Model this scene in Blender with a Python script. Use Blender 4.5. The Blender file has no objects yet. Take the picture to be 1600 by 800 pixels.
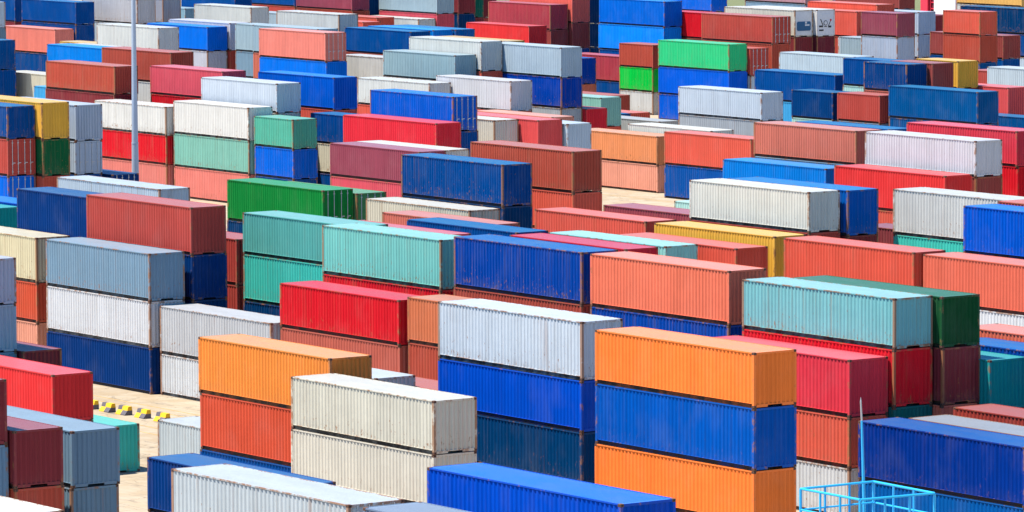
import bpy, math, random
from mathutils import Matrix, Vector

# ------------------------------------------------------------------ scene
scene = bpy.context.scene
COL = scene.collection
R = math.radians

# colour of the paint of each container (sRGB, 0-255)
PAINT = {
'navyteal': (0, 84, 146),
'navy': (4, 56, 122),'navy2': (0, 62, 112),'navyp': (7, 67, 143),'dkblue': (0, 78, 152),'dkblue2': (0, 66, 128),'dblue2': (5, 73, 169),'midblue': (0, 84, 150),'midblue2': (2, 97, 170),
'blue': (0, 98, 214),'blue3': (0, 85, 160),'brightblue': (4, 107, 224),'skyblue': (5, 131, 224),'azure': (0, 98, 190),'azure2': (0, 92, 188),'azure3': (3, 96, 180),'azure4': (2, 119, 235),
'azure5': (2, 115, 224),'azure6': (3, 100, 224),'cobalt': (0, 72, 168),'cobalt2': (0, 84, 208),'cobalt3': (1, 69, 176),'royal': (0, 92, 206),'ultra': (0, 54, 148),'lightblue': (15, 150, 253),
'skylight': (70, 170, 230),'purpleblue': (15, 90, 173),'steel': (132, 162, 184),'steelgrey': (120, 152, 180),'slate': (120, 150, 170),'slate2': (115, 132, 158),'greysteel': (160, 180, 200),'greylav': (180, 186, 205),
'greyblue': (170, 190, 200),'greyblue2': (160, 185, 195),'greyteal': (140, 180, 192),'greyteal2': (100, 160, 190),'paleblue': (195, 210, 222),'paleblue2': (205, 215, 222),'paleblue3': (192, 211, 221),'bluewhite': (211, 219, 226),
'lavblue': (184, 196, 214),'lavender': (205, 205, 218),'lavwhite': (214, 212, 215),'white': (226, 227, 227),'offwhite': (220, 221, 216),'cream': (235, 230, 216),'cream2': (239, 235, 227),'ivory': (228, 220, 200),'beige': (224, 215, 190),
'tan': (228, 213, 174),'grey': (203, 203, 203),'grey2': (180, 184, 188),'warmgrey': (200, 198, 200),'lightgrey': (218, 218, 218),'palegrey': (214, 212, 206),'palegrey2': (205, 212, 214),'rustywhite': (230, 222, 208),'rustygrey': (170, 170, 180),
'weathered': (142, 147, 154),'weathered2': (180, 180, 180),'reeferA': (230, 220, 200),'reeferB': (235, 232, 225),'aqua': (128, 207, 194),'aqua2': (134, 203, 203),'aqua3': (150, 215, 210),'turq': (98, 183, 172),'sea': (90, 180, 154),'teal': (74, 206, 186),'dteal': (20, 154, 154),
'dteal2': (12, 110, 108),'mint': (140, 200, 178),'seagreen': (60, 170, 150),'palemint': (180, 220, 210),'palemint2': (150, 208, 192),'green': (20, 138, 58),'sage': (80, 145, 90),'forest': (22, 84, 46),'forest2': (15, 110, 90),'dkgreen': (20, 100, 60),
'emerald': (56, 214, 136),'vivid': (4, 206, 70),'yellow': (242, 181, 70),'straw': (230, 180, 100),'amber': (250, 144, 64),'orange': (255, 130, 58),'apricot': (240, 150, 95),'apricot2': (226, 125, 84),
'red': (230, 30, 44),'red2': (235, 50, 64),'scarlet': (240, 60, 60),'scarlet2': (240, 90, 88),'crimson': (240, 64, 80),'crimson2': (220, 45, 65),'pinkred': (224, 88, 100),'coral': (238, 100, 80),'coral2': (232, 92, 72),'coral3': (245, 110, 95),
'dcoral': (222, 94, 76),'salmon': (247, 127, 96),'salmon2': (242, 117, 90),'dsalmon': (218, 118, 98),'dsalmon2': (208, 106, 88),'palesalmon': (242, 160, 133),'pink': (242, 137, 122),'dustypink': (190, 145, 156),'rose': (162, 76, 92),'rose2': (174, 76, 85),
'redbrick': (198, 80, 70),'redbrick2': (192, 70, 80),'brickred': (180, 68, 58),'brick': (194, 84, 66),'brown': (160, 74, 70),'orangered': (218, 88, 60),'maroon': (142, 56, 62),'maroon2': (126, 50, 62),
}
def lin(h):
    c = [v/255 for v in h]
    return tuple((x/12.92 if x <= .04045 else ((x+.055)/1.055)**2.4) for x in c)
PALE = {'white','offwhite','cream','cream2','ivory','beige','tan','grey','grey2','warmgrey','lightgrey','palegrey','palegrey2','rustywhite','rustygrey','weathered','bluewhite','reeferA','steel','aqua','aqua2','paleblue','lavwhite'}

# ------------------------------------------------------------------ materials
def new_mat(name):
    m = bpy.data.materials.new(name); m.use_nodes = True
    nt = m.node_tree; nt.nodes.clear()
    out = nt.nodes.new('ShaderNodeOutputMaterial'); b = nt.nodes.new('ShaderNodeBsdfPrincipled')
    nt.links.new(b.outputs[0], out.inputs[0])
    return m, nt, b
class G:                                   # tiny node helper
    def __init__(s, nt): s.nt = nt; s.L = nt.links.new
    def n(s, t, **k):
        x = s.nt.nodes.new(t)
        for a, v in k.items(): setattr(x, a, v)
        return x
    def put(s, sock, v):
        if isinstance(v, bpy.types.NodeSocket): s.L(v, sock)
        else: sock.default_value = v
    def math(s, op, a, b=0.0, clamp=False):
        x = s.n('ShaderNodeMath', operation=op, use_clamp=clamp); s.put(x.inputs[0], a); s.put(x.inputs[1], b); return x.outputs[0]
    def mix(s, f, a, b, blend='MIX'):
        x = s.n('ShaderNodeMix', data_type='RGBA', blend_type=blend); s.put(x.inputs[0], f); s.put(x.inputs[6], a); s.put(x.inputs[7], b); return x.outputs[2]
    def noise(s, vec, scale, detail=3, rough=.55):
        x = s.n('ShaderNodeTexNoise'); s.put(x.inputs['Vector'], vec); x.inputs['Scale'].default_value = scale
        x.inputs['Detail'].default_value = detail; x.inputs['Roughness'].default_value = rough; return x.outputs[0]
    def ramp(s, v, lo, hi):
        x = s.n('ShaderNodeMapRange'); s.put(x.inputs[0], v); x.inputs[1].default_value = lo; x.inputs[2].default_value = hi; return x.outputs[0]
    def scale(s, vec, xyz):
        x = s.n('ShaderNodeVectorMath', operation='MULTIPLY'); s.put(x.inputs[0], vec); x.inputs[1].default_value = xyz; return x.outputs[0]
    def add(s, a, b):
        x = s.n('ShaderNodeVectorMath', operation='ADD'); s.put(x.inputs[0], a); s.put(x.inputs[1], b); return x.outputs[0]
RUST = (.30, .13, .055, 1); RUST2 = (.09, .035, .02, 1); DUST = (.50, .47, .43, 1); ROOFDUST = (.15, .155, .155, 1)
def obj_space(g):
    tc = g.n('ShaderNodeTexCoord'); oi = g.n('ShaderNodeObjectInfo')
    sh = g.math('MULTIPLY', oi.outputs['Random'], 137.0)
    cv = g.n('ShaderNodeCombineXYZ'); g.L(sh, cv.inputs[0]); g.L(sh, cv.inputs[1])
    v = g.add(tc.outputs['Object'], cv.outputs[0])
    return tc.outputs['Object'], v, oi
def attr(g, name):
    a = g.n('ShaderNodeAttribute', attribute_type='OBJECT', attribute_name=name); return a.outputs['Fac']

def wall_paint():
    m, nt, b = new_mat('painted corrugated steel'); g = G(nt)
    pure, v, oi = obj_space(g); rust = attr(g, 'rust')
    sep = g.n('ShaderNodeSeparateXYZ'); g.L(pure, sep.inputs[0]); z = sep.outputs[2]
    blot = g.noise(g.scale(v, (.22, .22, .5)), 1.6, 4)
    streak = g.noise(g.scale(v, (5.5, 5.5, .28)), 1.0, 3, .6)
    panel = g.noise(g.scale(v, (.9, .9, .001)), 1.0, 0)                 # bay-to-bay paint differences
    base = oi.outputs['Color']
    k = g.math('ADD', g.math('MULTIPLY', g.ramp(blot, .3, .7), .07), g.math('MULTIPLY', g.ramp(streak, .3, .7), .16))
    k = g.math('ADD', k, g.math('MULTIPLY', panel, .15))
    k = g.math('ADD', k, .81)
    kc = g.n('ShaderNodeCombineXYZ'); [g.L(k, kc.inputs[i]) for i in range(3)]
    c = g.mix(1.0, base, kc.outputs[0], 'MULTIPLY')
    # chalky faded patches
    fade = g.ramp(g.noise(g.scale(v, (.5, .5, .35)), 1.3, 5), .50, .80)
    c = g.mix(g.math('MULTIPLY', fade, .05), c, DUST)
    # vertical run-off dirt and small rust scabs, more of them low on the panel
    dirt = g.ramp(g.noise(g.scale(v, (7, 7, .16)), 1.0, 3), .54, .74)
    c = g.mix(g.math('MULTIPLY', dirt, g.math('MULTIPLY', rust, .42)), c, (.26, .19, .12, 1))
    grime = g.math('MULTIPLY', g.ramp(z, .75, .2), g.ramp(g.noise(g.scale(v, (1.5, 1.5, 1)), 1.2, 4), .35, .7))
    c = g.mix(g.math('MULTIPLY', grime, g.math('MULTIPLY', rust, .45)), c, (.22, .18, .14, 1))
    low = g.ramp(z, 1.5, .25)
    thr = g.math('ADD', g.noise(g.scale(v, (2.2, 2.2, 1.1)), 3.2, 4, .7), g.math('MULTIPLY', low, .09))
    scab = g.math('MULTIPLY', g.ramp(thr, .66, .72), g.ramp(rust, .05, .5))
    c = g.mix(g.math('MULTIPLY', scab, .8), c, RUST)
    # long rust runs below dents and seams
    run = g.ramp(g.noise(g.scale(v, (3.2, 3.2, .14)), 1.0, 3, .6), .61, .74)
    c = g.mix(g.math('MULTIPLY', run, g.math('MULTIPLY', rust, .5)), c, RUST)
    # pale scratches
    scr = g.ramp(g.noise(g.scale(v, (13, 13, 1.1)), 1.0, 2, .7), .72, .76)
    c = g.mix(g.math('MULTIPLY', scr, .03), c, (.62, .60, .58, 1))
    g.L(c, b.inputs['Base Color'])
    g.L(g.ramp(blot, .9, -.1), b.inputs['Roughness'])
    b.inputs['Specular IOR Level'].default_value = .04
    r = g.n('ShaderNodeMapRange'); g.put(r.inputs[0], blot); r.inputs[3].default_value = .42; r.inputs[4].default_value = .68
    g.L(r.outputs[0], b.inputs['Roughness'])
    bm = g.n('ShaderNodeBump'); bm.inputs['Strength'].default_value = .25; bm.inputs['Distance'].default_value = .05
    g.L(g.noise(g.scale(v, (1, 1, 1)), 1.4, 3), bm.inputs['Height']); g.L(bm.outputs[0], b.inputs['Normal'])
    return m
def roof_paint():
    m, nt, b = new_mat('weathered roof paint'); g = G(nt)
    pure, v, oi = obj_space(g); rust = attr(g, 'rust')
    blot = g.noise(g.scale(v, (.35, .9, 1)), 1.3, 5, .6)
    gm = g.n('ShaderNodeGamma'); g.L(oi.outputs['Color'], gm.inputs[0]); gm.inputs[1].default_value = .66      # chalky faded paint; pale sky sheen also put into the colour
    bl = g.mix(1.0, gm.outputs[0], (.74, .74, .74, 1), 'MULTIPLY')
    c = g.mix(g.math('ADD', g.math('MULTIPLY', g.ramp(blot, .3, .72), .22), .08), bl, ROOFDUST)
    fine = g.noise(g.scale(v, (1, 1, 1)), 5.0, 4, .65)
    kc = g.n('ShaderNodeCombineXYZ'); k = g.math('ADD', g.math('MULTIPLY', fine, .28), .88); [g.L(k, kc.inputs[i]) for i in range(3)]
    c = g.mix(1.0, c, kc.outputs[0], 'MULTIPLY')
    stain = g.ramp(g.noise(g.scale(v, (.5, 1.4, 1)), 1.1, 6, .7), .60, .74)
    c = g.mix(g.math('MULTIPLY', stain, g.math('MULTIPLY', rust, .55)), c, (.30, .22, .16, 1))
    scab = g.math('MULTIPLY', g.ramp(g.noise(v, 2.2, 6, .75), .68, .74), g.ramp(rust, .1, .7))
    c = g.mix(g.math('MULTIPLY', scab, .75), c, RUST)
    g.L(c, b.inputs['Base Color']); b.inputs['Roughness'].default_value = .34; b.inputs['Specular IOR Level'].default_value = .55
    return m
def frame_paint(name, amount, lo):
    m, nt, b = new_mat(name); g = G(nt)
    pure, v, oi = obj_space(g); rust = attr(g, 'rust')
    n1 = g.noise(g.scale(v, (1.2, 1.2, .8)), 2.0, 5, .7)
    f = g.ramp(g.math('ADD', n1, g.math('MULTIPLY', rust, amount)), lo, lo+.13)
    c = g.mix(g.math('MULTIPLY', f, .85), oi.outputs['Color'], RUST)
    f2 = g.ramp(g.noise(v, 5.0, 3, .7), .60, .70)
    c = g.mix(g.math('MULTIPLY', f2, g.math('MULTIPLY', rust, .8)), c, RUST2)
    g.L(c, b.inputs['Base Color']); b.inputs['Roughness'].default_value = .65; b.inputs['Specular IOR Level'].default_value = .25
    return m
def shaded_rail_paint():                        # bottom rails: dark bitumen undercoat, with the recess shade put into the colour
    m, nt, b = new_mat('bottom rail undercoat with painted shade'); g = G(nt)
    pure, v, oi = obj_space(g)
    c = g.mix(g.ramp(g.noise(v, 1.5, 4, .6), .2, .6), g.mix(.55, oi.outputs['Color'], (.02, .018, .016, 1)), (.035, .028, .024, 1))
    g.L(c, b.inputs['Base Color']); b.inputs['Roughness'].default_value = .8; b.inputs['Specular IOR Level'].default_value = .15
    return m
def plain(name, rgb, rough=.5, metal=0., var=.12, scl=3.0, spec=.3):
    m, nt, b = new_mat(name); g = G(nt)
    pure, v, oi = obj_space(g)
    k = g.math('ADD', g.math('MULTIPLY', g.noise(v, scl, 4, .6), 2*var), 1-var)
    kc = g.n('ShaderNodeCombineXYZ'); [g.L(k, kc.inputs[i]) for i in range(3)]
    c = g.mix(1.0, (*rgb, 1), kc.outputs[0], 'MULTIPLY')
    g.L(c, b.inputs['Base Color']); b.inputs['Roughness'].default_value = rough; b.inputs['Metallic'].default_value = metal
    b.inputs['Specular IOR Level'].default_value = spec
    return m
WALL = wall_paint(); ROOF = roof_paint(); FRAME = frame_paint('rust-edged rail paint', .24, .60); POSTS = frame_paint('rusted corner post paint', .42, .56)
CAST = plain('rusted corner casting', (.16, .075, .045), .8, 0, .5, 9)
GALV = plain('galvanised rod', (.50, .51, .52), .4, .2)
RAIL_SHADE = shaded_rail_paint()
DARK = plain('painted slot shade', (.02, .02, .024), .7)

# ------------------------------------------------------------------ mesh helpers
class MB:
    def __init__(s): s.v = []; s.f = []; s.m = []
    def quad(s, a, b, c, d, m=0):
        n = len(s.v); s.v += [a, b, c, d]; s.f.append((n, n+1, n+2, n+3)); s.m.append(m)
    def box(s, x0, x1, y0, y1, z0, z1, m=0):
        n = len(s.v)
        s.v += [(x0,y0,z0),(x1,y0,z0),(x1,y1,z0),(x0,y1,z0),(x0,y0,z1),(x1,y0,z1),(x1,y1,z1),(x0,y1,z1)]
        for q in ((0,3,2,1),(4,5,6,7),(0,1,5,4),(1,2,6,5),(2,3,7,6),(3,0,4,7)):
            s.f.append(tuple(n+i for i in q)); s.m.append(m)
    def strip(s, A, B, m=0):               # quads between two polylines, sharing vertices
        n = len(s.v); k = len(A); s.v += list(A)+list(B)
        for i in range(k-1): s.f.append((n+i, n+i+1, n+k+i+1, n+k+i)); s.m.append(m)
    def tube(s, p, q, r0, r1=None, n=8, m=0):
        r1 = r0 if r1 is None else r1
        p = Vector(p); q = Vector(q); d = (q-p).normalized(); a = d.orthogonal().normalized(); b = d.cross(a)
        k = len(s.v)
        for c, r in ((p, r0), (q, r1)):
            s.v += [tuple(c + a*(r*math.cos(2*math.pi*i/n)) + b*(r*math.sin(2*math.pi*i/n))) for i in range(n)]
        for i in range(n):
            j = (i+1) % n; s.f.append((k+i, k+j, k+n+j, k+n+i)); s.m.append(m)
        s.f.append(tuple(k+i for i in reversed(range(n)))); s.m.append(m)
        s.f.append(tuple(k+n+i for i in range(n))); s.m.append(m)
    def prism(s, pts, x0, x1, m=0):        # profile in (y,z) extruded along x
        n = len(s.v); k = len(pts)
        s.v += [(x0, y, z) for y, z in pts] + [(x1, y, z) for y, z in pts]
        for i in range(k):
            j = (i+1) % k; s.f.append((n+i, n+j, n+k+j, n+k+i)); s.m.append(m)
        s.f.append(tuple(n+i for i in reversed(range(k)))); s.m.append(m)
        s.f.append(tuple(n+k+i for i in range(k))); s.m.append(m)
    def mesh(s, name, mats):
        me = bpy.data.meshes.new(name); me.from_pydata(s.v, [], s.f)
        for x in mats: me.materials.append(x)
        me.polygons.foreach_set('material_index', s.m)
        me.update(); return me
def link(name, me, parent=None, loc=(0, 0, 0)):
    o = bpy.data.objects.new(name, me); COL.objects.link(o); o.location = loc
    if parent: o.parent = parent
    return o
def thing(name, label, cat, loc=(0, 0, 0), group=None):
    o = bpy.data.objects.new(name, None); COL.objects.link(o); o.location = loc
    o.empty_display_size = .3; o['label'] = label; o['category'] = cat
    if group: o['group'] = group
    return o
W = 2.438

# ------------------------------------------------------------------ container part meshes (shared by all copies of one size)
CACHE = {}
def corr(a0, a1, out, depth, pitch=.278):
    """points (along, recess) of a trapezoidal corrugation between a0 and a1"""
    n = max(1, round((a1-a0)/pitch)); p = (a1-a0)/n; P = [(a0, out)]
    for i in range(n):
        s = a0+i*p
        P += [(s+.13*p, out), (s+.37*p, out+depth), (s+.63*p, out+depth), (s+.87*p, out)]
    P.append((a1, out)); return P
def side_mesh(L, h):
    k = ('side', L, h)
    if k not in CACHE:
        mb = MB(); P = corr(.15, L-.15, .018, .042)
        mb.strip([(x, y, .21) for x, y in P], [(x, y, h-.055) for x, y in P])
        CACHE[k] = mb.mesh('side_panel', [WALL])
    return CACHE[k]
def end_mesh(L, h):
    k = ('end', L, h)
    if k not in CACHE:
        mb = MB(); P = corr(.12, W-.12, .012, .045, .244)
        mb.strip([(L-d, y, .16) for y, d in P], [(L-d, y, h-.10) for y, d in P])
        CACHE[k] = mb.mesh('end_panel', [WALL])
    return CACHE[k]
def roof_mesh(L, h):
    k = ('roof', L, h)
    if k not in CACHE:
        mb = MB(); n = round((L-.5)/.209); p = (L-.5)/n; P = [(.04, h-.012)]
        P.append((.25, h-.012))
        for i in range(n):
            s = .25+i*p
            P += [(s+.2*p, h-.012), (s+.4*p, h-.030), (s+.7*p, h-.030), (s+.9*p, h-.012)]
        P += [(L-.25, h-.012), (L-.04, h-.012)]
        mb.strip([(x, .05, z) for x, z in P], [(x, W-.05, z) for x, z in P])
        CACHE[k] = mb.mesh('roof', [ROOF])
    return CACHE[k]
def frame_mesh(L, h, castings):
    k = ('frame', L, h, castings)
    if k not in CACHE:
        mb = MB(); c = .118
        for x0 in (0, L-.155):
            for y0 in (0.004, W-.124): mb.box(x0+.003, x0+.152, y0, y0+.12, c, h-c, 3)
        for y0, y1 in ((0.002, .052), (W-.052, W-.002)): mb.box(.178, L-.178, y0, y1, h-.06, h-.004)
        for s in (0, 1):                                         # bottom side rails: open channels
            f = (lambda y: y) if not s else (lambda y: W-y)
            a, b = sorted((f(.085), f(.095))); mb.box(.178, L-.178, a, b, .02, .195, 2)
            a, b = sorted((f(.004), f(.095))); mb.box(.178, L-.178, a, b, .195, .212)
            a, b = sorted((f(.060), f(.085))); mb.box(.178, L-.178, a, b, .008, .02, 2)
        for s in (0, 1):
            f = (lambda x: x) if not s else (lambda x: L-x)
            a, b = sorted((f(.004), f(.06))); mb.box(a, b, .162, W-.162, h-.105, h-.006)
            a, b = sorted((f(.010), f(.06))); mb.box(a, b, .162, .80, .03, .165); mb.box(a, b, W-.80, W-.162, .03, .165)
            mb.box(a, b, .80, W-.80, .115, .165)
        if castings:
            for o in corner_spots(L, h): casting_into(mb, o, 1)
        CACHE[k] = mb.mesh('frame', [FRAME, CAST, RAIL_SHADE, POSTS])
    return CACHE[k]
def corner_spots(L, h):
    return [(x, y, z) for x in (0, L-.178) for y in (0, W-.162) for z in (0, h-.118)]
def casting_into(mb, o, m=0):
    x, y, z = o; e = .012; X, Y, Z = .178, .162, .118              # chamfered block
    mb.box(x, x+X, y+e, y+Y-e, z+e, z+Z-e, m); mb.box(x+e, x+X-e, y, y+Y, z+e, z+Z-e, m); mb.box(x+e, x+X-e, y+e, y+Y-e, z, z+Z, m)
def casting_mesh():
    if 'cast' not in CACHE:
        mb = MB(); casting_into(mb, (0, 0, 0), 0)
        for x in (-.001, .1792): mb.box(x, x+.002, .045, .117, .035, .083, 1)    # lifting pin slots: flat plates, their inner shade painted dark
        for y in (-.001, .1612): mb.box(.05, .128, y, y+.002, .035, .083, 1)
        CACHE['cast'] = mb.mesh('corner_casting', [CAST, DARK])
    return CACHE['cast']
def door_mesh(L, h):
    k = ('door', L, h)
    if k not in CACHE:
        mb = MB(); w = (W-.27)/2
        mb.box(L-.07, L-.030, 0, w-.008, .17, h-.11)
        n = 5; zz = (h-.28)/n
        for i in range(n): mb.box(L-.032, L-.018, .05, w-.06, .17+i*zz+.05, .17+(i+1)*zz-.05)
        CACHE[k] = mb.mesh('door', [WALL])
    return CACHE[k]
def rod_mesh(L, h):
    k = ('rod', L, h)
    if k not in CACHE:
        mb = MB(); mb.tube((L-.002, 0, .12), (L-.002, 0, h-.06), .024, n=6)
        for z in (.3, .9, h-.3): mb.box(L-.03, L+.022, -.06, .06, z, z+.05)
        mb.box(L-.004, L+.018, -.03, .24, .98, 1.03)
        CACHE[k] = mb.mesh('lock_rod', [GALV])
    return CACHE[k]

def clamp01(x): return max(0., min(1., x))
def container(x, y, z, L, h, colour, label, door=False, unit=None, near=False, group=None, rng=random):
    t = thing('shipping_container', label, 'container', (x, y, z), group)
    t.rotation_euler = (0, 0, (rng.random()-.5)*.005)                    # nothing is stacked perfectly square
    k = .71+.09*rng.random(); col = tuple(clamp01(c*k*(1+(.02 if colour in PALE else .05)*(rng.random()-.5))) for c in lin(PAINT[colour]))+(1,)
    rust = (.22+.6*rng.random()) if colour in PALE else (.03+.55*rng.random()**2)
    if colour.startswith('rusty') or colour == 'weathered': rust = 1.0
    if colour == 'orange': rust = .02; col = tuple(min(.95, c*1.13) for c in col[:3])+(1,)
    def part(name, me, p=t, loc=(0, 0, 0), rot=0):
        o = link(name, me, p, loc); o.color = col; o['rust'] = rust
        if rot: o.rotation_euler = (0, 0, rot)
        return o
    part('frame', frame_mesh(L, h, not near))
    part('side_panel', side_mesh(L, h)); part('side_panel', side_mesh(L, h), t, (L, W, 0), math.pi)
    part('roof', roof_mesh(L, h))
    def doors(loc=(0, 0, 0), rot=0):
        for s in (0, 1):
            y0 = .135 if not s else W-.135-(W-.27)/2
            if rot: d = part('door', door_mesh(L, h), t, (loc[0], loc[1]-y0, 0), rot)
            else: d = part('door', door_mesh(L, h), t, (0, y0, 0))
            for yy in (.28, .78): part('lock_rod', rod_mesh(L, h), d, (0, yy, 0))
    if unit: reefer_end(t, L, h, unit, col)
    elif door: doors()
    else: part('end_panel', end_mesh(L, h))
    if door or unit: part('end_panel', end_mesh(L, h), t, (L, W, 0), math.pi)
    elif near: doors((L, W), math.pi)
    else: part('end_panel', end_mesh(L, h), t, (L, W, 0), math.pi)
    if near:
        for o in corner_spots(L, h): part('corner_casting', casting_mesh(), t, o)
    return t

REEF = plain('reefer machinery panel', (.62, .62, .64), .5, 0, .15, 4)
REEFB = plain('blue condenser guard', (.02, .10, .22), .5, 0, .4, 12)
BLACKP = plain('black plastic', (.03, .03, .035), .5)
REDL = plain('red warning label', (.6, .05, .04), .5)
def reefer_end(t, L, h, unit, col):
    mb = MB(); mb.box(L-.10, L-.03, .13, W-.13, .12, h-.12)
    link('machinery_panel', mb.mesh('machinery_panel', [REEF]), t)
    if unit == 'a':
        mb = MB(); mb.prism([(.30,.78),(.42,.64),(2.02,.64),(2.14,.78),(2.14,1.5),(2.04,1.62),(.42,1.62),(.30,1.5)], L-.03, L+.01)
        for i in range(5): mb.box(L+.010, L+.02, .5+.3*i, .62+.3*i, .72, .92)
        link('condenser_guard', mb.mesh('condenser_guard', [REEFB]), t)
        mb = MB(); mb.box(L+.011, L+.022, 1.36, 1.62, 1.40, 1.6); mb.box(L+.011, L+.022, 1.36, 1.95, 1.16, 1.32)
        link('control_box', mb.mesh('control_box', [REEF]), t)
        mb = MB(); mb.box(L-.03, L-.008, .2, W-.2, .2, .52)
        link('lower_panel', mb.mesh('lower_panel', [REEF]), t)
    else:
        mb = MB(); mb.tube((L-.03, 1.20, 1.42), (L-.005, 1.20, 1.42), .27, n=20, m=1); mb.tube((L-.005, 1.20, 1.42), (L+.004, 1.20, 1.42), .20, n=20, m=0)
        link('fan', mb.mesh('fan', [REEF, BLACKP]), t)
        mb = MB(); mb.box(L-.03, L-.004, .32, .85, .98, 1.16); mb.box(L-.03, L-.004, .32, .92, .58, .74); mb.box(L-.03, L-.004, 1.55, 1.95, .92, 1.12)
        for i in range(6): mb.box(L-.03, L-.005, .50+.055*i, .60+.055*i, 1.72-.11*i, 1.84-.11*i)
        for i in range(6): mb.box(L-.03, L-.005, 1.85-.06*i, 1.92-.06*i, 1.60-.11*i, 1.72-.11*i)
        mb.box(L-.03, L-.004, 1.02, 1.38, 1.0, 1.08)
        link('control_box', mb.mesh('control_box', [BLACKP]), t)
        mb = MB(); mb.box(L-.03, L-.003, 1.80, 1.98, 1.62, 1.82)
        link('warning_label', mb.mesh('warning_label', [REDL]), t)
        mb = MB(); mb.box(L-.03, L-.012, .75, 1.75, 1.95, 2.4)
        link('access_panel', mb.mesh('access_panel', [REEF]), t)

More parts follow.
